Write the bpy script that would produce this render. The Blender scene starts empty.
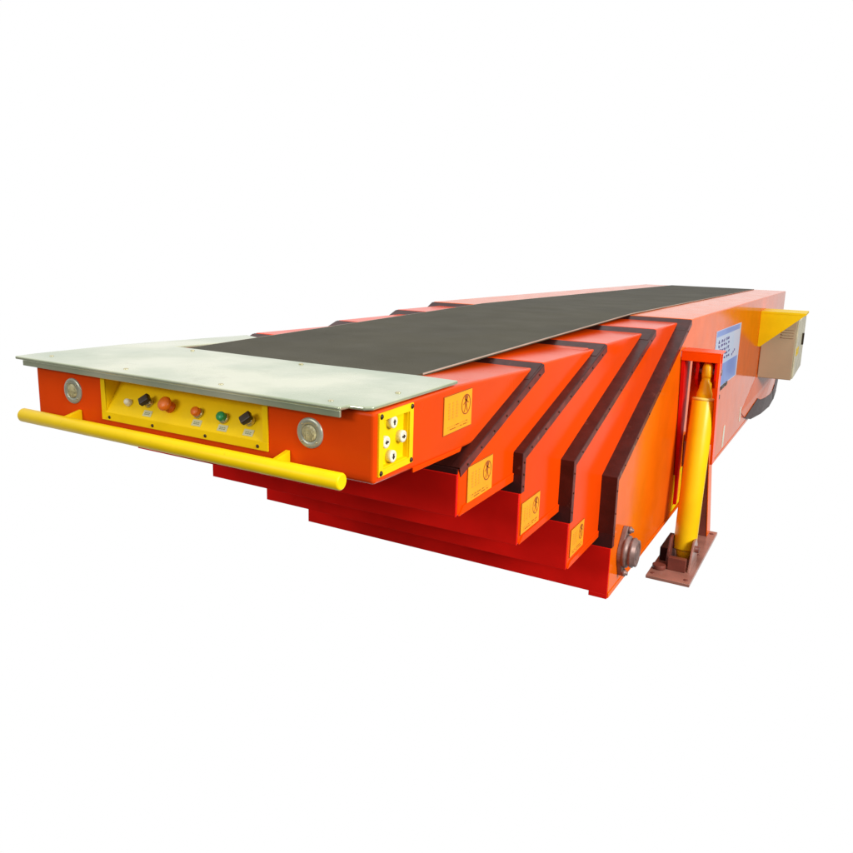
import bpy, bmesh, math, random
from mathutils import Vector, Matrix

random.seed(7)
SC = bpy.context.scene
COL = SC.collection
GZ = 1.145          # height of the machine's top above the ground (m)
OY = 3.5            # the machine's origin lies under the middle of its length

# ------------------------------------------------------------------ camera
cd = bpy.data.cameras.new("camera")
cam = bpy.data.objects.new("camera", cd)
COL.objects.link(cam)
cd.sensor_width = 36.0
cd.lens = 33.148
cd.shift_x = 0.03221
cd.shift_y = -0.0290
cd.clip_start = 0.02
cd.clip_end = 500
_f = Vector((-0.49405788, 0.84405723, -0.20850466))
_r = Vector((0.86062782, 0.50882163, 0.0205013))
_u = Vector((-0.12339595, 0.16931608, 0.97780648))
m = Matrix((( _r.x, _u.x, -_f.x, 1.38408),
            ( _r.y, _u.y, -_f.y, -1.32782),
            ( _r.z, _u.z, -_f.z, 0.34667 + GZ),
            (0, 0, 0, 1)))
cam.matrix_world = m
SC.camera = cam

# ------------------------------------------------------------------ world: white backdrop, dimmed outside the view to shape shading and reflections
w = bpy.data.worlds.new("World")
SC.world = w
w.use_nodes = True
nt = w.node_tree
nt.nodes.clear()
wo = nt.nodes.new("ShaderNodeOutputWorld")
bg = nt.nodes.new("ShaderNodeBackground")
tc = nt.nodes.new("ShaderNodeTexCoord")


def wdot(vec):
    d = nt.nodes.new("ShaderNodeVectorMath"); d.operation = 'DOT_PRODUCT'
    d.inputs[1].default_value = vec
    nt.links.new(tc.outputs["Generated"], d.inputs[0])
    return d.outputs["Value"]


def wramp(src, a, b, lo, hi):
    r = nt.nodes.new("ShaderNodeMapRange"); r.interpolation_type = 'SMOOTHSTEP'
    r.inputs["From Min"].default_value = a; r.inputs["From Max"].default_value = b
    r.inputs["To Min"].default_value = lo; r.inputs["To Max"].default_value = hi
    nt.links.new(src, r.inputs["Value"])
    return r.outputs["Result"]


az = math.radians(-40)                     # centre of the white backdrop, roughly along the view
flat = nt.nodes.new("ShaderNodeVectorMath"); flat.operation = 'MULTIPLY'
flat.inputs[1].default_value = (1, 1, 0)
nt.links.new(tc.outputs["Generated"], flat.inputs[0])
nrm = nt.nodes.new("ShaderNodeVectorMath"); nrm.operation = 'NORMALIZE'
nt.links.new(flat.outputs[0], nrm.inputs[0])
hd_ = nt.nodes.new("ShaderNodeVectorMath"); hd_.operation = 'DOT_PRODUCT'
hd_.inputs[1].default_value = (math.sin(az), math.cos(az), 0)
nt.links.new(nrm.outputs[0], hd_.inputs[0])
ahead = wramp(hd_.outputs["Value"], 0.36, 0.68, 0.0, 1.0)
upness = wramp(wdot((0, 0, 1)), -0.15, 0.60, 0.04, 0.80)
mx = nt.nodes.new("ShaderNodeMix"); mx.data_type = 'FLOAT'
nt.links.new(ahead, mx.inputs[0])
nt.links.new(upness, mx.inputs[2])
mx.inputs[3].default_value = 1.0
bg.inputs["Color"].default_value = (1, 1, 1, 1)
nt.links.new(mx.outputs[0], bg.inputs["Strength"])
nt.links.new(bg.outputs[0], wo.inputs[0])

SC.view_settings.view_transform = 'Standard'
SC.view_settings.look = 'None'
SC.view_settings.exposure = 0.0
SC.view_settings.gamma = 1.0


def area(name, loc, target, size, power, col=(1, 1, 1)):
    l = bpy.data.lights.new(name, 'AREA')
    l.shape = 'RECTANGLE'; l.size = size[0]; l.size_y = size[1]
    l.energy = power; l.color = col
    o = bpy.data.objects.new(name, l)
    o.location = Vector(loc)
    o.rotation_euler = (Vector(target) - Vector(loc)).to_track_quat('-Z', 'Y').to_euler()
    COL.objects.link(o)
    return o


area("hall_lamp_side", (6.5, -0.5, 3.6), (0.7, 1.6, 0.7), (3.0, 2.0), 560, (1.0, 0.96, 0.9))
area("front_fill_lamp", (-1.5, -5.5, 3.2), (0.0, 0.3, 1.0), (2.4, 1.2), 120, (1.0, 0.96, 0.88))  # unseen fill lamp, added to light the front faces


# ------------------------------------------------------------------ materials
def mat(name, col, rough=0.4, metal=0.0, spec=0.5, var=0.06, scale=6.0, bump=0.0, bscale=60.0, col2=None,
        coat=0.0, ior=1.45, wear=0.0, wear_col=(0.05, 0.02, 0.015), wear_scale=14):
    M = bpy.data.materials.new(name)
    M.use_nodes = True
    t = M.node_tree
    p = t.nodes["Principled BSDF"]
    p.inputs["Metallic"].default_value = metal
    p.inputs["Specular IOR Level"].default_value = spec
    p.inputs["Coat Weight"].default_value = coat
    p.inputs["IOR"].default_value = ior
    tc = t.nodes.new("ShaderNodeTexCoord")
    n = t.nodes.new("ShaderNodeTexNoise")
    n.inputs["Scale"].default_value = scale; n.inputs["Detail"].default_value = 5
    t.links.new(tc.outputs["Object"], n.inputs["Vector"])
    mixc = t.nodes.new("ShaderNodeMix"); mixc.data_type = 'RGBA'
    a = [max(0, c * (1 - var)) for c in col]
    b = [min(1, c * (1 + var)) for c in col] if col2 is None else list(col2)
    mixc.inputs[6].default_value = (*a, 1); mixc.inputs[7].default_value = (*b, 1)
    mr = t.nodes.new("ShaderNodeMapRange")
    mr.inputs["From Min"].default_value = 0.35; mr.inputs["From Max"].default_value = 0.65
    t.links.new(n.outputs["Fac"], mr.inputs["Value"])
    t.links.new(mr.outputs["Result"], mixc.inputs[0])
    out = mixc.outputs[2]
    if wear:
        n2 = t.nodes.new("ShaderNodeTexNoise")
        n2.inputs["Scale"].default_value = wear_scale; n2.inputs["Detail"].default_value = 9
        n2.inputs["Roughness"].default_value = 0.7
        t.links.new(tc.outputs["Object"], n2.inputs["Vector"])
        r2 = t.nodes.new("ShaderNodeMapRange")
        r2.inputs["From Min"].default_value = 0.62; r2.inputs["From Max"].default_value = 0.72
        r2.inputs["To Max"].default_value = wear
        t.links.new(n2.outputs["Fac"], r2.inputs["Value"])
        m2 = t.nodes.new("ShaderNodeMix"); m2.data_type = 'RGBA'
        t.links.new(r2.outputs["Result"], m2.inputs[0]); t.links.new(out, m2.inputs[6])
        m2.inputs[7].default_value = (*wear_col, 1)
        out = m2.outputs[2]
    t.links.new(out, p.inputs["Base Color"])
    rr = t.nodes.new("ShaderNodeMapRange")
    rr.inputs["To Min"].default_value = max(0.02, rough - 0.06); rr.inputs["To Max"].default_value = min(1, rough + 0.08)
    n3 = t.nodes.new("ShaderNodeTexNoise"); n3.inputs["Scale"].default_value = scale * 2.3
    t.links.new(tc.outputs["Object"], n3.inputs["Vector"])
    t.links.new(n3.outputs["Fac"], rr.inputs["Value"]); t.links.new(rr.outputs["Result"], p.inputs["Roughness"])
    if bump:
        nb = t.nodes.new("ShaderNodeTexNoise"); nb.inputs["Scale"].default_value = bscale; nb.inputs["Detail"].default_value = 3
        t.links.new(tc.outputs["Object"], nb.inputs["Vector"])
        bp = t.nodes.new("ShaderNodeBump"); bp.inputs["Strength"].default_value = bump; bp.inputs["Distance"].default_value = 0.003
        t.links.new(nb.outputs["Fac"], bp.inputs["Height"]); t.links.new(bp.outputs[0], p.inputs["Normal"])
    return M


ORANGE = mat("orange_paint", (0.82, 0.060, 0.001), 0.16, spec=0.40, ior=1.12, wear=0.25, wear_col=(0.55, 0.028, 0.002), wear_scale=5, var=0.07, scale=2.5, bump=0.05, bscale=25)
BODY = mat("body_orange_paint", (0.80, 0.125, 0.002), 0.12, spec=0.26, ior=1.13,)
NOSE = mat("nose_orange_paint", (0.73, 0.062, 0.003), 0.24, spec=0.5, ior=1.24, wear=0.2, wear_col=(0.45, 0.06, 0.01), wear_scale=7, var=0.07, scale=4, bump=0.05, bscale=30)
RED = mat("red_paint", (0.70, 0.008, 0.005), 0.42, spec=0.3, ior=1.25, var=0.12, scale=5)
MAROON = mat("maroon_primer", (0.045, 0.008, 0.006), 0.38, spec=0.4, var=0.25, scale=20, bump=0.15, bscale=80,
             wear=0.45, wear_col=(0.22, 0.10, 0.07), wear_scale=26)
DARK = mat("dark_gap_shade", (0.045, 0.008, 0.007), 0.6, spec=0.3, var=0.2, scale=12)  # near-black tone stands for shade inside the gaps
EDGE = mat("worn_edge_strip", (0.13, 0.022, 0.016), 0.35, spec=0.4, var=0.35, scale=18, wear=0.8,
           wear_col=(0.32, 0.20, 0.15), wear_scale=11)
YEL = mat("yellow_paint", (0.93, 0.64, 0.002), 0.38, spec=0.4, ior=1.3, var=0.04, scale=12, bump=0.08, bscale=90,
          wear=0.6, wear_col=(0.50, 0.26, 0.01), wear_scale=34)
YELC = mat("yellow_panel", (0.90, 0.62, 0.002), 0.45, spec=0.4, ior=1.3, var=0.05, scale=9)
YELB = mat("yellow_cylinder_paint", (0.95, 0.60, 0.004), 0.33, spec=0.4, var=0.05, scale=7, bump=0.05, bscale=40)
BELT = mat("rubber_belt", (0.062, 0.056, 0.034), 0.60, spec=0.5, ior=1.22, var=0.10, scale=3.0, bump=0.25, bscale=350, wear=0.25, wear_col=(0.12, 0.11, 0.08), wear_scale=7)
TRIM = mat("pale_edge_trim", (0.38, 0.33, 0.27), 0.4, spec=0.4)
PLATE = mat("film_wrapped_plate", (0.44, 0.53, 0.36), 0.20, metal=0.55, spec=0.5, var=0.1, scale=3.4, bump=0.25, bscale=12,
            col2=(0.72, 0.74, 0.56), wear=0.5, wear_col=(0.36, 0.34, 0.22), wear_scale=6)  # paler mottling also stands for white highlight patches
FILM = mat("crumpled_film", (0.60, 0.62, 0.50), 0.15, spec=0.6, var=0.1, scale=14, bump=0.6, bscale=40)
BLACK = mat("black_plastic", (0.035, 0.022, 0.012), 0.4)
SCREW = mat("dark_screw", (0.06, 0.035, 0.02), 0.4, metal=0.6)
CHROME = mat("chrome_bezel", (0.6, 0.55, 0.35), 0.25, metal=0.8)
ORBTN = mat("orange_plastic", (0.75, 0.16, 0.01), 0.35, var=0.1)
GREEN = mat("green_plastic", (0.02, 0.28, 0.09), 0.3)
CREAM = mat("grey_metal_ring", (0.40, 0.43, 0.36), 0.28, metal=0.3, var=0.1, scale=30)
LENS = mat("ribbed_lens", (0.48, 0.45, 0.26), 0.18, spec=0.7, var=0.3, scale=70, bump=0.8, bscale=120)
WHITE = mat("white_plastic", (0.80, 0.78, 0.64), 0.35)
TAG = mat("pale_tag", (0.58, 0.57, 0.34), 0.5, var=0.06, scale=40)
INK = mat("faded_ink", (0.20, 0.24, 0.14), 0.6)
STK = mat("amber_sticker", (0.95, 0.37, 0.012), 0.45, spec=0.3, var=0.05, scale=20)
STKINK = mat("sticker_ink", (0.36, 0.085, 0.01), 0.5)
STKPALE = mat("sticker_faint_ink", (0.70, 0.30, 0.02), 0.5)
STEEL = mat("worn_steel", (0.24, 0.15, 0.135), 0.42, metal=0.3, var=0.25, scale=30, wear=0.5,
            wear_col=(0.10, 0.05, 0.04), wear_scale=40)
BROWN = mat("brown_primer_and_shade", (0.17, 0.045, 0.032), 0.42, spec=0.4, var=0.2, scale=9, wear=0.4,
             wear_col=(0.15, 0.04, 0.03), wear_scale=16)
PRIMERPALE = mat("pale_brown_primer", (0.33, 0.15, 0.115), 0.22, spec=0.6, var=0.25, scale=6, wear=0.3,
                 wear_col=(0.2, 0.06, 0.05), wear_scale=20)
TAN = mat("tan_cabinet_paint", (0.50, 0.41, 0.27), 0.45, spec=0.3, var=0.06, scale=4)
TANL = mat("pale_cabinet_door", (0.66, 0.62, 0.45), 0.4, spec=0.3, var=0.15, scale=9)
SIGNB = mat("sign_blue_print", (0.07, 0.20, 0.68), 0.3, spec=0.5, var=0.1, scale=1.3, col2=(0.24, 0.38, 0.80))
SIGNW = mat("sign_pale_print", (0.60, 0.66, 0.86), 0.3, spec=0.5, var=0.1, scale=2.2, col2=(0.36, 0.58, 0.84))
SIGNI = mat("sign_ink", (0.10, 0.06, 0.24), 0.5)


# ------------------------------------------------------------------ mesh builder (machine coordinates: z = 0 is the top of the front)
class MB:
    def __init__(s):
        s.bm = bmesh.new()

    def face(s, pts, mi=0, smooth=False):
        vs = [s.bm.verts.new((p[0], p[1] - OY, p[2] + GZ)) for p in pts]
        f = s.bm.faces.new(vs); f.material_index = mi; f.smooth = smooth
        return f

    def solid(s, verts, faces, mi=0, smooth=None):
        vs = [s.bm.verts.new((p[0], p[1] - OY, p[2] + GZ)) for p in verts]
        for i, f in enumerate(faces):
            ff = s.bm.faces.new([vs[j] for j in f]); ff.material_index = mi
            if smooth: ff.smooth = smooth[i]

    def box(s, x0, x1, y0, y1, z0, z1, mi=0):
        v = [(x0, y0, z0), (x1, y0, z0), (x1, y1, z0), (x0, y1, z0), (x0, y0, z1), (x1, y0, z1), (x1, y1, z1), (x0, y1, z1)]
        s.solid(v, [(0, 3, 2, 1), (4, 5, 6, 7), (0, 1, 5, 4), (1, 2, 6, 5), (2, 3, 7, 6), (3, 0, 4, 7)], mi)
        return s

    def hexa(s, v, mi=0):
        s.solid(v, [(0, 3, 2, 1), (4, 5, 6, 7), (0, 1, 5, 4), (1, 2, 6, 5), (2, 3, 7, 6), (3, 0, 4, 7)], mi)
        return s

    def prism(s, prof, x0, x1, mi=0):
        """side profile in (y, z), extruded along x"""
        n = len(prof)
        v = [(x0, y, z) for y, z in prof] + [(x1, y, z) for y, z in prof]
        f = [tuple(range(n - 1, -1, -1)), tuple(range(n, 2 * n))]
        f += [(i, (i + 1) % n, n + (i + 1) % n, n + i) for i in range(n)]
        s.solid(v, f, mi)
        return s

    def tube(s, p0, p1, r0, r1=None, n=28, mi=0, cap=True):
        r1 = r0 if r1 is None else r1
        s.lathe(p0, (Vector(p1) - Vector(p0)), [(r0, 0), (r1, 1)], n, mi, scale_len=True, cap=cap)
        return s

    def lathe(s, base, axis, prof, n=32, mi=0, scale_len=False, cap=True):
        """prof: (radius, distance along axis)"""
        base = Vector(base); axis = Vector(axis)
        L = axis.length if scale_len else 1.0
        a = axis.normalized()
        t = Vector((0, 0, 1)) if abs(a.z) < 0.9 else Vector((1, 0, 0))
        e1 = a.cross(t).normalized(); e2 = a.cross(e1)
        rings = []
        for r, h in prof:
            ring = []
            for i in range(n):
                th = 2 * math.pi * i / n
                p = base + a * (h * L) + e1 * (r * math.cos(th)) + e2 * (r * math.sin(th))
                ring.append(s.bm.verts.new((p.x, p.y - OY, p.z + GZ)))
            rings.append(ring)
        for k in range(len(rings) - 1):
            flat = abs(prof[k][1] - prof[k + 1][1]) * L < 1e-6
            for i in range(n):
                j = (i + 1) % n
                f = s.bm.faces.new([rings[k][i], rings[k][j], rings[k + 1][j], rings[k + 1][i]])
                f.material_index = mi; f.smooth = not flat
        if cap:
            if prof[0][0] > 1e-5:
                f = s.bm.faces.new(rings[0]); f.material_index = mi
            if prof[-1][0] > 1e-5:
                f = s.bm.faces.new(rings[-1][::-1]); f.material_index = mi
        return s

    def build(s, name, mats, parent=None, bevel=0.0, seg=2, label=None):
        bmesh.ops.recalc_face_normals(s.bm, faces=s.bm.faces[:])
        me = bpy.data.meshes.new(name)
        s.bm.to_mesh(me); s.bm.free()
        for m_ in (mats if isinstance(mats, (list, tuple)) else [mats]):
            me.materials.append(m_)
        o = bpy.data.objects.new(name, me)
        COL.objects.link(o)
        if parent is not None:
            o.parent = parent
        if bevel:
            b = o.modifiers.new("bevel", 'BEVEL'); b.width = bevel; b.segments = seg
            b.limit_method = 'ANGLE'; b.angle_limit = math.radians(25); b.harden_normals = False
        if label:
            o["label"] = label
        return o


def cut(o, boxes):
    """cut box-shaped recesses out of o and keep the result as plain mesh data"""
    for bx in boxes:
        c = MB().box(*bx)
        t = c.build("cutter", NOSE)
        md = o.modifiers.new("b", 'BOOLEAN'); md.operation = 'DIFFERENCE'; md.object = t; md.solver = 'EXACT'
        bpy.context.view_layer.update()
        # parent offset is shared by nothing here: both live in the same coordinates
        dg = bpy.context.evaluated_depsgraph_get()
        me = bpy.data.meshes.new_from_object(o.evaluated_get(dg))
        o.modifiers.clear()
        o.data = me
        bpy.data.objects.remove(t)


root = bpy.data.objects.new("telescopic_conveyor", None)
root.location = (0, OY, 0)
root.empty_display_size = 0.3
COL.objects.link(root)
root["label"] = "orange telescopic belt conveyor with stepped sections, grey belt and yellow bumper bar"
root["category"] = "conveyor"

# ------------------------------------------------------------------ section data, fitted to the photograph
XH = {1: 0.550, 2: 0.571, 3: 0.597, 4: 0.639, 5: 0.693}     # half widths
YC = {2: 0.362, 3: 0.722, 4: 1.072, 5: 1.425}               # front face
ZB = {1: -0.172, 2: -0.3445, 3: -0.5376, 4: -0.7359, 5: -0.9706}
ZC = {2: -0.219, 3: -0.261, 4: -0.362, 5: -0.500}           # where the slope meets the vertical front
YT = {2: 0.934, 3: 1.512, 4: 2.092, 5: 2.581}
ZT = {2: -0.026, 3: -0.028, 4: -0.024, 5: -0.018}
YE = {1: 1.9, 2: 2.4, 3: 2.9, 4: 3.4}

# ---- nose: the innermost section
nose = MB().prism([(0, -0.012), (0.40, -0.014), (0.95, -0.042), (1.9, -0.042), (1.9, -0.20), (0.40, -0.182), (0, -0.168)],
                  -XH[1], XH[1])
nose = nose.build("nose_section", NOSE, None)
b = nose.modifiers.new("bevel", 'BEVEL'); b.width = 0.008; b.segments = 3; b.limit_method = 'ANGLE'; b.angle_limit = math.radians(40)
cut(nose, [(-0.270, 0.256, -0.1, 0.075, -0.118, -0.026), (0.500, 0.60, 0.026, 0.142, -0.142, -0.030)])
nose.parent = root
lip = MB().prism([(0.16, -0.180), (0.40, -0.186), (0.41, -0.176), (0.16, -0.168)], XH[1], XH[1] + 0.004)
lip.build("bottom_lip", ORANGE, nose, 0.001)

# ---- telescopic sections and their dark edge flanges
sticker_geo = {1: (0.307, 0.464, -0.031, -0.1285), 2: (0.410, 0.566, -0.226, -0.326),
               3: (0.733, 0.884, -0.413, -0.512), 4: (1.091, 1.233, -0.603, -0.702)}


def sticker(x, y0, y1, zt, zb, parent):
    s = MB()
    s.box(x, x + 0.0015, y0, y1, zb, zt, 1)                       # printed border
    s.box(x, x + 0.0022, y0 + .002, y1 - .002, zb + .002, zt - .002, 0)
    X0, X1 = x + 0.0018, x + 0.0028
    W, H = y1 - y0, zt - zb
    cy, cz = y0 + W * 0.77, zb + H * 0.62
    ry, rz = W * 0.165, H * 0.27
    n = 26
    for i in range(n):                                            # ring
        a, c = 2 * math.pi * i / n, 2 * math.pi * (i + 1) / n
        pts = []
        for th, k in ((a, 1), (c, 1), (c, .88), (a, .88)):
            pts.append((cy + ry * k * math.cos(th), cz + rz * k * math.sin(th)))
        s.prism(pts, X0, X1, 1)
    hd = [(cy + .010 * math.cos(t * .7854), cz + rz * .62 + .007 * math.sin(t * .7854)) for t in range(8)]
    s.prism(hd, X0, X1, 1)

    def bar(ya, za, yb, zb_, wd):
        d = Vector((yb - ya, zb_ - za)).normalized(); q = Vector((-d.y, d.x)) * wd / 2
        s.prism([(ya + q.x, za + q.y), (yb + q.x, zb_ + q.y), (yb - q.x, zb_ - q.y), (ya - q.x, za - q.y)], X0, X1, 1)
    bar(cy, cz + rz * .48, cy - .001, cz - rz * .1, .009)
    bar(cy - .001, cz - rz * .05, cy - .009, cz - rz * .72, .0035)
    bar(cy, cz - rz * .05, cy + .009, cz - rz * .72, .0035)
    bar(cy, cz + rz * .40, cy - .014, cz + rz * .02, .003)
    bar(cy, cz + rz * .40, cy + .014, cz + rz * .10, .003)
    for k in range(3):                                            # faded vertical columns of print
        yy = y0 + W * (0.16 + 0.13 * k)
        for j in range(6):
            zz = zt - H * (0.2 + 0.075 * j)
            s.box(X0, X1, yy, yy + W * random.uniform(.04, .07), zz - H * .045, zz, 2)
    for k in range(2):
        yy = y0 + W * (.14 + .02 * k)
        while yy < y1 - W * .16:
            l = W * random.uniform(.03, .07)
            s.box(X0, X1, yy, yy + l, zb + H * (.17 - .07 * k), zb + H * (.195 - .07 * k), 2 if random.random() < .5 else 1)
            yy += l + W * .015
    s.build("warning_sticker", [STK, STKINK, STKPALE], parent)


sticker(XH[1], *sticker_geo[1], nose)


def offset_line(prof, d):
    """shift a polyline of (y, z) towards -y / +z by d"""
    out = []
    for i, p in enumerate(prof):
        ns = []
        for a, b_ in ((i - 1, i), (i, i + 1)):
            if a >= 0 and b_ < len(prof):
                t = Vector(prof[b_]) - Vector(prof[a]); t.normalize()
                ns.append(Vector((t.y, -t.x)))
        nn = sum(ns, Vector((0, 0))).normalized()
        k = d / max(0.5, nn.dot(ns[0]))
        out.append((p[0] + nn.x * k, p[1] + nn.y * k))
    return out


def make_section(k):
    x, xi = XH[k], XH[k - 1]
    zin = ZB[k - 1] - 0.034 if k > 2 else ZC[2] - 0.014       # bottom of the opening the inner section slides through
    if k < 5:
        ztn = ZT[k + 1] - 0.018
        prof = [(YC[k], ZB[k]), (YC[k], ZC[k]), (YT[k], ZT[k]), (YT[k + 1], ztn),
                (YE[k], ztn), (YE[k], ZB[k])]
        s = MB().prism(prof, -x, x).build("telescopic_section", ORANGE, root, 0.007, 3)
    else:
        prof = [(YC[5], ZB[5] + .018), (YC[5], ZC[5]), (YT[5], ZT[5]), (3.4, -0.036), (7.50, -0.132),
                (7.50, -1.00), (6.9, -1.06), (5.50, -1.045), (2.6, -0.985 + .018)]
        s = MB().prism(prof, -x, x).build("main_body", BODY, root, 0.006, 3)
        for sx in (1,):
            xs = sorted((sx * (x - .072), sx * (x + .0025)))
            MB().prism([(YC[5] + .002, ZB[5]), (YC[5] + .002, ZB[5] + .022), (5.5, -1.032), (5.5, -1.058), (2.6, -0.985)],
                       xs[0], xs[1]).build("bottom_rail", BODY, s, 0.002)
    # dark flange that fills the step between this section and the one inside it
    line = [(YT[k] - .010, ZT[k] - .006), (YC[k], ZC[k]), (YC[k], zin)][:2 if k == 2 else 3]
    out = offset_line(line, 0.004)
    inn = offset_line(line, -0.024)
    fl = MB()
    ribbon = lambda a, c: a + c[::-1]
    for sx in (-1, 1):
        xs = sorted((sx * (xi - .004), sx * (x + .003)))
        fl.prism(ribbon(out, line), xs[0], xs[1], 0)
        xs = sorted((sx * (x - .001), sx * (x + .003)))
        fl.prism(ribbon(line, inn), xs[0], xs[1], 1)
        # screws along the outer strip
        mid = offset_line(line, -0.012)
        for a, c, n in ((mid[0], mid[1], 7), (mid[1], mid[-1], 3))[:1 if k == 2 else 2]:
            for i in range(n):
                t = (i + .5) / n
                yy, zz = a[0] + (c[0] - a[0]) * t, a[1] + (c[1] - a[1]) * t
                fl.tube((sx * (x + .002), yy, zz), (sx * (x + .0055), yy, zz), .0032, n=10, mi=2)
    # top beam, and dark bands for the shaded gap below the inner section
    sl = (Vector((YC[k], ZC[k])) - Vector((YT[k], ZT[k]))).normalized()
    P0 = Vector((YT[k], ZT[k]))

    def across(d0, d1):
        seg = [tuple(P0 + sl * d0), tuple(P0 + sl * d1)]
        fl.prism(offset_line(seg, .003) + offset_line(seg, -.004)[::-1], -x + .0035, x - .0035, 0)
    across(.010, .12)
    if k == 2:
        full = (Vector((YC[k], ZC[k])) - P0).length
        across(full - .12, full)
    fl.build("edge_flange", [MAROON, EDGE, SCREW], s, 0.0015)
    MB().box(-x + .003, x - .003, YC[k] - .005, YC[k] + .004, zin, ZB[k - 1] + .02 if k > 2 else ZC[2]).build("gap_shade_strip", DARK, s)  # dark strip coloured like the shade in the sliding gap
    # lower front panel
    fp = MB().box(-x + .001, x - .001, YC[k] - .009, YC[k] + .001, ZB[k] + (.018 if k == 5 else .001), zin)
    if k == 5:
        fp.box(x - .070, x - .001, YC[k] - .0092, YC[k] + .001, ZB[k], ZB[k] + .0185)
    fp.build("front_panel", RED, s, 0.0015)
    # folded lip along the lower edge of the side plate
    if k < 5:
        MB().prism([(YC[k] + .004, ZB[k] + .001), (YC[k + 1] + .3, ZB[k] + .001 - .004), (YC[k + 1] + .3, ZB[k] + .026), (YC[k] + .03, ZB[k] + .022)],
                   x - .001, x + .004).build("bottom_lip", ORANGE, s, 0.0015)
        sticker(x + .0005, *sticker_geo[k], s)
    return s


sec = {k: make_section(k) for k in (2, 3, 4, 5)}
body = sec[5]

# ------------------------------------------------------------------ belt
belt = MB()
path = [(0.402, -0.024), (0.398, -0.018), (0.405, -0.0125), (0.42, -0.0115), (2.60, -0.0115), (3.4, -0.030), (7.45, -0.1255), (7.47, -0.135), (7.45, -0.145),
        (3.4, -0.050), (2.6, -0.0195), (0.42, -0.0195)]
belt.prism(path, -0.402, 0.402)
bo = belt.build("conveyor_belt", BELT, root)
tr = MB()
for sx in (-1, 1):
    xs = sorted((sx * .4018, sx * .4040))
    tr.prism([(0.47, -0.0112), (2.60, -0.0110), (3.4, -0.0293), (7.45, -0.1248), (7.45, -0.1285), (3.4, -0.0335), (2.6, -0.0150), (0.47, -0.0152)], xs[0], xs[1])
    tr.build("edge_trim", TRIM, bo)
    tr = MB()
tr.bm.free()

# ------------------------------------------------------------------ pale plate over the nose
pl = MB()
th = 0.009
outl = [(-0.598, -0.028), (0.490, -0.040), (0.494, -0.012), (0.530, -0.010), (0.545, 0.004), (0.549, 0.385), (0.44, 0.392), (0.10, 0.374), (-0.408, 0.376), (-0.410, 0.80), (-0.550, 0.86), (-0.556, 0.30), (-0.598, 0.03)]
n = len(outl)
v = [(x, y, 0.0 - th - max(0, y - .35) * .05) for x, y in outl] + [(x, y, 0.0 - max(0, y - .35) * .05) for x, y in outl]
pl.solid(v, [tuple(range(n - 1, -1, -1)), tuple(range(n, 2 * n))] + [(i, (i + 1) % n, n + (i + 1) % n, n + i) for i in range(n)])
plate = pl.build("nose_plate", PLATE, root, 0.0035, 3)
lp = MB()
lp.hexa([(-0.570, -0.0245, -.024), (0.488, -0.0365, -.024), (0.488, -0.030, -.024), (-0.570, -0.018, -.024),
         (-0.570, -0.0245, -.009), (0.488, -0.0365, -.009), (0.488, -0.030, -.009), (-0.570, -0.018, -.009)])
lp.build("folded_lip", PLATE, plate, 0.0015)
for xx, yy in ((-.52, .03), (-.20, .01), (.13, .0), (.44, .0), (.51, .16), (.10, .34), (-.30, .34)):
    MB().lathe((xx, yy, -.001), (0, 0, 1), [(.0065, 0), (.0065, .0015), (.004, .003), (0, .003)], 14).build("plate_screw", CHROME, plate)
# ------------------------------------------------------------------ front control panel
cp = MB()
X0, X1, ZB_, ZT_ = -0.284, 0.270, -0.139, -0.022
cp.box(X0, X1, -.004, .000, ZB_, -.117)                          # lower flange
cp.box(X0, X0 + .016, -.004, .000, -.117, ZT_)
cp.box(X1 - .016, X1, -.004, .000, -.117, ZT_)
xa, xb = X0 + .014, X1 - .014
cp.solid([(xa, -.003, -.1175), (xb, -.003, -.1175), (xb, .062, -.024), (xa, .062, -.024),
          (xa, .001, -.1205), (xb, .001, -.1205), (xb, .066, -.027), (xa, .066, -.027)],
         [(0, 1, 2, 3), (7, 6, 5, 4), (0, 4, 5, 1), (1, 5, 6, 2), (2, 6, 7, 3), (3, 7, 4, 0)])
for xx in (xa, xb - .002):
    cp.prism([(-.003, -.1175), (.064, -.025), (-.003, -.025)], xx, xx + .002)
cp.box(xa, xb, -.003, .064, -.0265, -.0245)
panel = cp.build("control_panel", YELC, root, 0.001)
nf = Vector((0, -0.093, 0.0)) + Vector((0, 0, 0.060)); nf = Vector((0, -0.0945, 0.0655)).normalized()
tf = Vector((0, 0.0655, 0.0945)).normalized()


def onfloor(x, z):
    return Vector((x, -0.003 + (z + .1175) * .065 / .0935, z))


def disc_thing(name, x, z, prof, material, parent=panel):
    s = MB(); s.lathe(onfloor(x, z) - nf * .001, nf, prof, 28, 0)
    return s.build(name, material, parent)


# indicator lamp, knobs, buttons
lampo = disc_thing("indicator_lamp", -.200, -.090, [(.010, 0), (.010, .006), (.0085, .009), (.0085, .012), (.006, .017), (.0, .019)], WHITE)
for xx, zz, rot in ((-.133, -.082, .75), (.199, -.083, .8)):
    kb = disc_thing("selector_knob", xx, zz, [(.0135, 0), (.0135, .005), (.011, .008), (.011, .014)], CHROME)
    c = onfloor(xx, zz) + nf * .013
    hx = Vector((math.cos(rot), 0, 0)) + tf * math.sin(rot); hy = nf.cross(hx)
    s = MB(); vs = []
    for dz in (0, .014):
        for a, b_ in ((-1, -1), (1, -1), (1, 1), (-1, 1)):
            p = c + hx * a * .0145 + hy * b_ * .0105 + nf * dz
            vs.append(tuple(p))
    s.hexa(vs); s.build("knob_handle", BLACK, kb, 0.003, 3).parent = panel
disc_thing("emergency_stop", -.057, -.084, [(.014, 0), (.014, .008), (.009, .012), (.009, .020), (.017, .021), (.0185, .026), (.017, .031), (.012, .035), (0, .036)], ORBTN)
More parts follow.
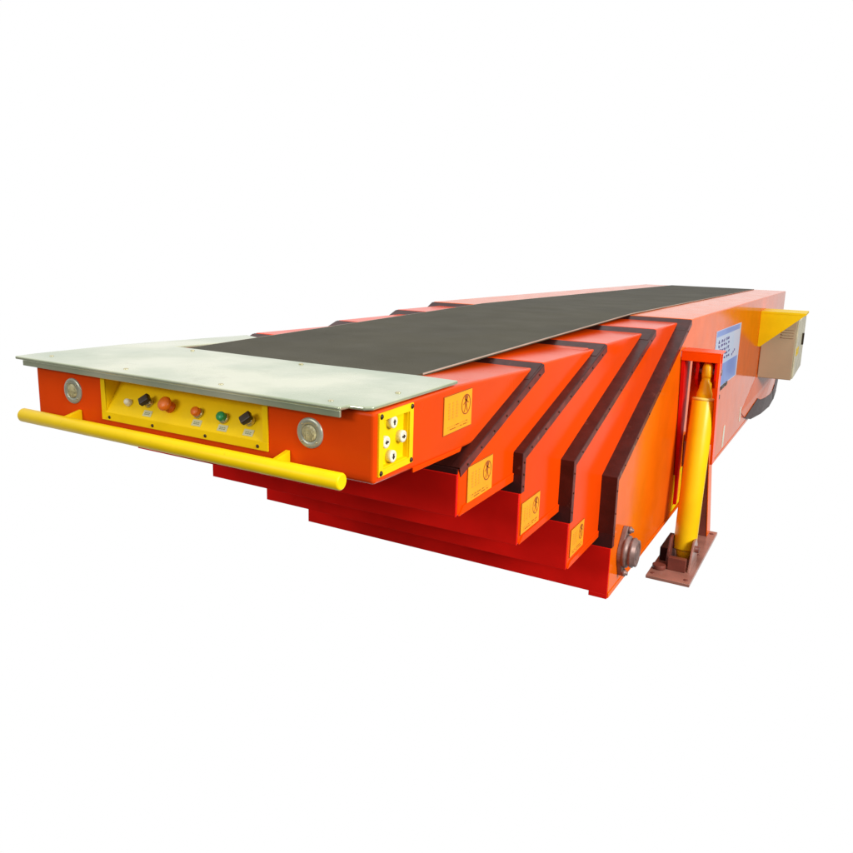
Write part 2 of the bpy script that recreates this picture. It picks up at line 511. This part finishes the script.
for xx, zz, mm in ((.039, -.086, ORBTN), (.121, -.087, GREEN)):
    disc_thing("button_bezel", xx, zz, [(.0135, 0), (.0135, .006), (.012, .009)], CHROME)
    s = MB(); s.lathe(onfloor(xx, zz) + nf * .008, nf, [(.0115, 0), (.0115, .010), (.0100, .013), (0, .0135)], 28)
    s.build("push_button", mm, panel)
for xx, zz in ((-.124, -.105), (.044, -.1055), (.127, -.1062), (.206, -.1058)):
    s = MB(); c = onfloor(xx, zz)

    def pt(a, b_, h):
        return tuple(c + Vector((1, 0, 0)) * a + tf * b_ + nf * h)
    s.hexa([pt(-.0145, -.008, 0), pt(.0145, -.008, 0), pt(.0145, .008, 0), pt(-.0145, .008, 0),
            pt(-.0145, -.008, .0012), pt(.0145, -.008, .0012), pt(.0145, .008, .0012), pt(-.0145, .008, .0012)], 0)
    for k in range(3):                                            # illegible tiny characters
        a = -.009 + .0065 * k
        for d in range(2):
            bb = -.0035 + .0038 * d
            s.hexa([pt(a, bb, .001), pt(a + .0045, bb, .001), pt(a + .0045, bb + .0018, .001), pt(a, bb + .0018, .001),
                    pt(a, bb, .0017), pt(a + .0045, bb, .0017), pt(a + .0045, bb + .0018, .0017), pt(a, bb + .0018, .0017)], 1)
    s.build("name_tag", [TAG, INK], panel)
for xx in (-.255, -.098, .079, .240):
    s = MB(); s.lathe((xx, -.0035, -.130), (0, -1, 0), [(.0042, 0), (.0042, .002), (.002, .0035), (0, .0035)], 12)
    s.build("panel_screw", SCREW, panel)

# ------------------------------------------------------------------ round lamps on the front
for xx in (-.397, .386):
    s = MB(); s.lathe((xx, .002, -.078), (0, -1, 0), [(.0345, 0), (.0345, .004), (.033, .006), (.0205, .007), (.0195, .004), (.0, .004)], 44)
    L_ = s.build("round_lamp", CREAM, root)
    s = MB(); s.lathe((xx, -.003, -.078), (0, -1, 0), [(.0190, 0), (.0190, .002), (.015, .0035), (.008, .004), (0, .0042)], 32)
    for i in range(7):
        a = -.016 + i * .0053
        h = math.sqrt(max(0, .0165 ** 2 - a * a)) if abs(a) < .016 else .001
        s.box(xx + a - .0009, xx + a + .0009, -.0082, -.004, -.078 - h, -.078 + h * .1)
    s.build("lamp_lens", LENS, L_)
    for a in (45, 135, 225, 315):
        s = MB(); q = math.radians(a)
        s.lathe((xx + .027 * math.cos(q), -.004, -.078 + .027 * math.sin(q)), (0, -1, 0), [(.0022, 0), (.0022, .0012), (0, .0016)], 10)
        s.build("ring_screw", CHROME, L_)

# ------------------------------------------------------------------ yellow bumper bar
br = MB()
br.lathe((-.516, -.072, -.146), (1, 0, 0), [(.0, 0), (.0145, .0), (.0170, .0015), (.0184, .004), (.0184, 1.032), (.0170, 1.0345), (.0145, 1.036), (0, 1.036)], 40)
bar = br.build("bumper_bar", YEL, root)
for xx in (-.372, .325):
    MB().prism([(-.001, -.126), (-.001, -.166), (-.062, -.160), (-.070, -.140)], xx - .006, xx + .006).build("bar_bracket", YEL, bar, 0.001)

# ------------------------------------------------------------------ side button panel on the right of the nose
X = XH[1]
sp = MB()
y0, y1, z0, z1 = .012, .155, -.153, -.0165
yi0, yi1, zi0, zi1 = .029, .139, -.139, -.033
sp.box(X, X + .0045, y0, y1, z0, zi0); sp.box(X, X + .0045, y0, y1, zi1, z1)
sp.box(X, X + .0045, y0, yi0, zi0, zi1); sp.box(X, X + .0045, yi1, y1, zi0, zi1)
d = .011
sp.box(X - d - .002, X - d, yi0, yi1, zi0, zi1)
sp.box(X - d, X, yi0, yi0 + .0015, zi0, zi1); sp.box(X - d, X, yi1 - .0015, yi1, zi0, zi1)
sp.box(X - d, X, yi0, yi1, zi0, zi0 + .0015); sp.box(X - d, X, yi0, yi1, zi1 - .0015, zi1)
spo = sp.build("side_button_panel", YELC, root)
for yy, zz, a in ((.076, -.046, 90), (.1165, -.086, 0), (.046, -.084, 180), (.074, -.1215, 270)):
    s = MB()
    s.lathe((X - d, yy, zz), (1, 0, 0), [(.0135, 0), (.0135, .012), (.0128, .0135), (.0075, .0140), (.007, .0133), (0, .0133)], 30, 0)
    q = math.radians(a)
    dy, dz = math.cos(q), math.sin(q)
    py, pz = -dz, dy
    cx = X - d + .0133
    arrow = [(-.006, -.0018), (0.0, -.0018), (0.0, -.0048), (.0065, 0), (0, .0048), (0, .0018), (-.006, .0018)]
    s.prism([(yy + dy * u + py * v_, zz + dz * u + pz * v_) for u, v_ in arrow], cx - .001, cx + .0018, 1)
    s.build("push_button", [WHITE, BLACK], spo)
for yy, zz in ((.020, -.0235), (.1475, -.0235), (.020, -.146), (.1475, -.146)):
    s = MB(); s.lathe((X + .004, yy, zz), (1, 0, 0), [(.0058, 0), (.0058, .002), (.003, .004), (0, .004)], 14)
    s.build("panel_screw", SCREW, spo)

# ------------------------------------------------------------------ flange bearing low on the body
XB = XH[5]
by, bz = 1.570, -.828
bs = MB()
pts = []
for i in range(40):
    t = 2 * math.pi * i / 40
    ry, rz = .062, .062
    yy, zz = ry * math.cos(t), rz * math.sin(t)
    s_ = abs(math.sin(t)) ** 3
    pts.append((by + yy * (1 - .35 * s_) + .28 * zz * s_, bz + zz * (1 + .55 * s_)))
bs.prism(pts, XB, XB + .020)
bear = bs.build("flange_bearing", STEEL, root, 0.004)
MB().lathe((XB + .018, by, bz), (1, 0, 0), [(.064, 0), (.062, .014), (.055, .016), (.055, .024), (.058, .026), (.058, .034), (.052, .036), (.052, .046), (.040, .048), (.038, .042), (0, .042)], 40).build("bearing_hub", STEEL, bear)
MB().tube((XB + .03, by, bz), (XB + .064, by, bz), .024, n=28).build("shaft_end", STEEL, bear)
for s_ in (-1, 1):
    MB().lathe((XB + .018, by + .28 * .075 * s_, bz + .080 * s_), (1, 0, 0), [(.014, 0), (.014, .012), (.008, .014), (.008, .020), (0, .021)], 6).build("bearing_bolt", STEEL, bear)

# ------------------------------------------------------------------ support leg: head bracket, column, base plate
G = -1.130
leg = MB()
leg.hexa([(XB + .004, 2.74, G), (.836, 2.74, G), (.836, 2.83, G), (XB + .004, 2.83, G),
          (XB + .004, 2.66, -.60), (.812, 2.66, -.60), (.812, 2.74, -.60), (XB + .004, 2.74, -.60)], 0)
leg.hexa([(.8362, 2.738, G), (.841, 2.738, G), (.841, 2.832, G), (.8362, 2.832, G),
          (.8122, 2.658, -.60), (.817, 2.658, -.60), (.817, 2.742, -.60), (.8122, 2.742, -.60)], 1)
lego = leg.build("support_leg", [BROWN, BODY], root, 0.002)  # brown front imitates shade on the leg; side strip stays orange
hd = MB()
hd.box(XB + .003, .865, 2.394, 2.525, -.152, -.145)                   # top plate
hd.box(XB + .003, .865, 2.394, 2.404, -.190, -.152)                   # header strip
hd.prism([(2.394, -.190), (2.425, -.190), (2.53, -.68), (2.47, -.68), (2.394, -.30)], .853, .865)
head = hd.build("head_bracket", ORANGE, root, 0.0015)
MB().prism([(2.40, -.190), (2.54, -.190), (2.54, -.92), (2.52, -.92)], XB + .003, .712).build("bracket_rib", RED, head, 0.0015)
for xx in (.752, .834):
    MB().prism([(2.46, -.200), (2.534, -.200), (2.534, -.320), (2.50, -.320), (2.46, -.28)], xx, xx + .012).build("pin_lug", RED, head, 0.002)
MB().box(.752, .846, 2.455, 2.534, -.199, -.189).build("pocket_top", ORANGE, head, 0.001)
MB().tube((.742, 2.495, -.245), (.862, 2.495, -.245), .014, n=20).build("pin", STEEL, head)
MB().box(.722, .853, 2.535, 2.545, -.60, -.152).build("back_plate", ORANGE, head, 0.001)

bp = MB()
bp.box(.688, .877, 2.092, 2.835, G - .015, G)
base = bp.build("base_plate", PRIMERPALE, root, 0.002)
for xx, yy in ((.855, 2.13), (.845, 2.46), (.855, 2.79), (.71, 2.13)):
    MB().lathe((xx, yy, G - .001), (0, 0, 1), [(.010, 0), (.010, .003), (.007, .004), (0, .004)], 12).build("plate_bolt", BROWN, base)

# ------------------------------------------------------------------ hydraulic cylinder
axd = Vector((0, .165, 1)).normalized()


def ax(z, x=.800):
    return Vector((x, 2.466 + (z + .366) * .165, z))


cy = MB()
cy.lathe(ax(-1.07), axd, [(.0, 0), (.050, 0), (.0515, .004), (.0515, .700), (.050, .704), (.030, .705), (.0, .705)], 48)
cyl = cy.build("hydraulic_cylinder", YELB, root)
MB().lathe(ax(-.371), axd, [(.036, 0), (.034, .028), (.027, .050), (.025, .075), (.021, .085), (.021, .10)], 36).build("rod_neck", YELB, cyl)
ro = MB()
ro.lathe(ax(-.275), axd, [(.021, 0), (.0235, .012), (.0235, .030), (.023, .052), (.018, .068), (.008, .076), (0, .078)], 30)
ro.build("rod_eye", YELB, cyl)
MB().lathe(ax(-.378), axd, [(.0, .0), (.0525, .0), (.0525, .010), (.048, .013), (0, .013)], 48).build("gland_ring", mat("pale_yellow_ring", (.9, .72, .15), .3), cyl)
MB().lathe(ax(-1.115, .800), axd, [(.028, 0), (.036, .03), (.040, .050)], 36).build("cylinder_foot", YELB, cyl)
cl = MB()
cl.box(.757, .835, 2.205, 2.235, G, -1.070)
clo = cl.build("foot_clevis", BROWN, base, 0.002)
MB().prism([(2.215, G), (2.40, G), (2.375, -1.04), (2.34, -1.005), (2.29, -1.005), (2.25, -1.06)], .843, .853).build("clevis_plate", PRIMERPALE, base, 0.002)
MB().prism([(2.235, G), (2.40, G), (2.375, -1.04), (2.34, -1.005), (2.29, -1.005), (2.25, -1.06)], .742, .752).build("clevis_plate", BROWN, base, 0.002)
MB().tube((.736, 2.335, -1.055), (.868, 2.335, -1.055), .016, n=20).build("clevis_pin", BROWN, base)
MB().box(.700, .742, 2.30, 2.52, G, -1.065).build("stop_block", MAROON, base, 0.003)
MB().tube((.722, 2.20, G), (.722, 2.20, G + .02), .03, n=20).build("stop_block", BROWN, base, 0.003)

# small yellow plate on the body behind the cylinder
s = MB(); s.box(XB, XB + .004, 2.487, 2.676, -.950, -.765, 0)
s.box(XB + .003, XB + .007, 2.487, 2.505, -.950, -.765, 1); s.box(XB + .003, XB + .007, 2.658, 2.676, -.950, -.765, 1)
s.box(XB + .003, XB + .007, 2.505, 2.658, -.783, -.765, 1); s.box(XB + .003, XB + .007, 2.505, 2.658, -.950, -.932, 1)
s.build("inspection_plate", [STK, YEL], root, 0.001)

# ------------------------------------------------------------------ information sign
sg = MB()
Y0, Y1, Y2 = 3.36, 3.95, 4.36


def sz(y, f):                                                    # top and bottom follow the droop of the body
    top = -0.150 - (y - 3.36) * .032; bot = -0.508 - (y - 3.36) * .030
    return top + (bot - top) * f


def quad(ya, yb, fa, fb, mi, h0, h1):
    sg.hexa([(XB + h0, ya, sz(ya, fb)), (XB + h0, yb, sz(yb, fb)), (XB + h1, yb, sz(yb, fb)), (XB + h1, ya, sz(ya, fb)),
             (XB + h0, ya, sz(ya, fa)), (XB + h0, yb, sz(yb, fa)), (XB + h1, yb, sz(yb, fa)), (XB + h1, ya, sz(ya, fa))], mi)


quad(Y0, Y2, 0, 1, 0, 0, .003)
quad(Y0 + .02, Y2 - .05, .10, .56, 0, .002, .0042)
quad(Y0 + .02, Y2 - .06, .60, .98, 1, .002, .0042)
quad(Y0 + .02, Y2 - .06, .01, .10, 1, .002, .0042)
rs = random.Random(3)
for r_ in range(5):                                              # rows of dark characters too small to read
    yy = Y0 + .08 + .02 * r_
    for c_ in range(5):
        f0 = .16 + r_ * .078
        a = yy + c_ * .088 + rs.uniform(-.008, .008)
        for q in range(4):
            if rs.random() < .5:
                fa = f0 + rs.uniform(0, .045); quad(a + rs.uniform(0, .02), a + rs.uniform(.04, .065), fa, fa + .010, 2, .0035, .0055)
            else:
                ya = a + rs.uniform(0, .05); fa = f0 + rs.uniform(0, .02); quad(ya, ya + .013, fa, fa + rs.uniform(.02, .045), 2, .0035, .0055)
for k in range(3):
    quad(Y0 + .66 + .05 * k, Y0 + .69 + .05 * k, .50 - .03 * k, .54 - .03 * k, 2, .0035, .0055)
sg.build("information_sign", [SIGNW, SIGNB, SIGNI], root)

# white strips painted as reflection highlights, then a small nameplate
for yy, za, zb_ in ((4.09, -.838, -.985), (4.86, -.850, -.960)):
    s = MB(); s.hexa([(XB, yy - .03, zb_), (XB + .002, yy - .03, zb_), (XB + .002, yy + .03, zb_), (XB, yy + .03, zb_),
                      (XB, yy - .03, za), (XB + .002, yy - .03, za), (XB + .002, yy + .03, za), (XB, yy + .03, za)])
    s.build("painted_highlight", WHITE, root)
s = MB()
for k, (a, l) in enumerate(((3.62, .10), (3.75, .12), (3.90, .08))):
    s.box(XB, XB + .004, a, a + l, -.545, -.518)
s.box(XB, XB + .004, 3.62, 3.72, -.595, -.570)
s.build("small_nameplate", BLACK, root)

# ------------------------------------------------------------------ electric cabinet under a yellow shelf
sh = MB()
sh.box(XB, 1.012, 5.498, 5.80, -.205, -.188)
shelf = sh.build("cabinet_shelf", YELC, root, 0.001)
gs = MB()
gs.solid([(XB, 5.50, -.204), (1.008, 5.50, -.204), (.712, 5.50, -.470), (XB, 5.50, -.470),
          (XB, 5.515, -.204), (1.008, 5.515, -.204), (.712, 5.515, -.470), (XB, 5.515, -.470)],
         [(0, 1, 2, 3), (7, 6, 5, 4), (0, 4, 5, 1), (1, 5, 6, 2), (2, 6, 7, 3), (3, 7, 4, 0)])
gs.build("shelf_gusset", YELC, shelf, 0.001)
cb = MB(); cb.box(XB + .002, .946, 5.72, 6.60, -.752, -.262)
cab = cb.build("control_cabinet", TAN, root, 0.006)
MB().box(.946, .957, 5.745, 6.58, -.742, -.272).build("cabinet_door", TANL, cab, 0.003)
MB().box(.957, .962, 5.80, 5.98, -.56, -.50).build("door_label", YELC, cab, 0.001)
MB().box(.957, .972, 6.30, 6.34, -.52, -.42).build("door_latch", BLACK, cab, 0.003)
for k in range(4):
    MB().box(.84, .932, 5.712, 5.722, -.345 - k * .022, -.335 - k * .022).build("vent_louvre", TAN, cab, 0.001)

# ------------------------------------------------------------------ rounded chain guard behind the cabinet
gp = [(4.90, -.90), (5.10, -.975), (5.35, -1.035), (5.9, -1.090), (6.5, -1.135), (6.85, -1.125), (7.05, -1.07), (7.15, -.99), (7.18, -.90), (7.18, -.60), (6.4, -.58)]
gm = MB()
gx = [XB + .001, XB + .010, XB + .025, .738, .745, .745, .745, .745, .745, .735, XB + .001]
ctr = (.745, 6.5, -.85)
for i_ in range(len(gp)):
    j_ = (i_ + 1) % len(gp)
    a_, b_ = gp[i_], gp[j_]
    gm.face([(gx[i_], *a_), (gx[j_], *b_), ctr])
    gm.face([(XB, *a_), (XB, *b_), (gx[j_], *b_), (gx[i_], *a_)])
gd = gm.build("chain_guard", BODY, root)
rm = MB()
k_ = .42
for i_ in range(1, 9):
    j_ = i_ + 1
    q = []
    for t_ in (i_, j_):
        o_ = Vector((gx[t_] + .002, *gp[t_])); c_ = Vector(ctr) + Vector((.002, 0, 0))
        q.append((o_, o_.lerp(c_, k_)))
    rm.face([q[0][0], q[1][0], q[1][1], q[0][1]])
    rm.face([(XB, *gp[i_]), (XB, *gp[j_]), q[1][0] + Vector((0, 0, -.001)), q[0][0] + Vector((0, 0, -.001))])
ro_ = rm.build("guard_rim", MAROON, gd)
so = ro_.modifiers.new("s", 'SOLIDIFY'); so.thickness = 0.003
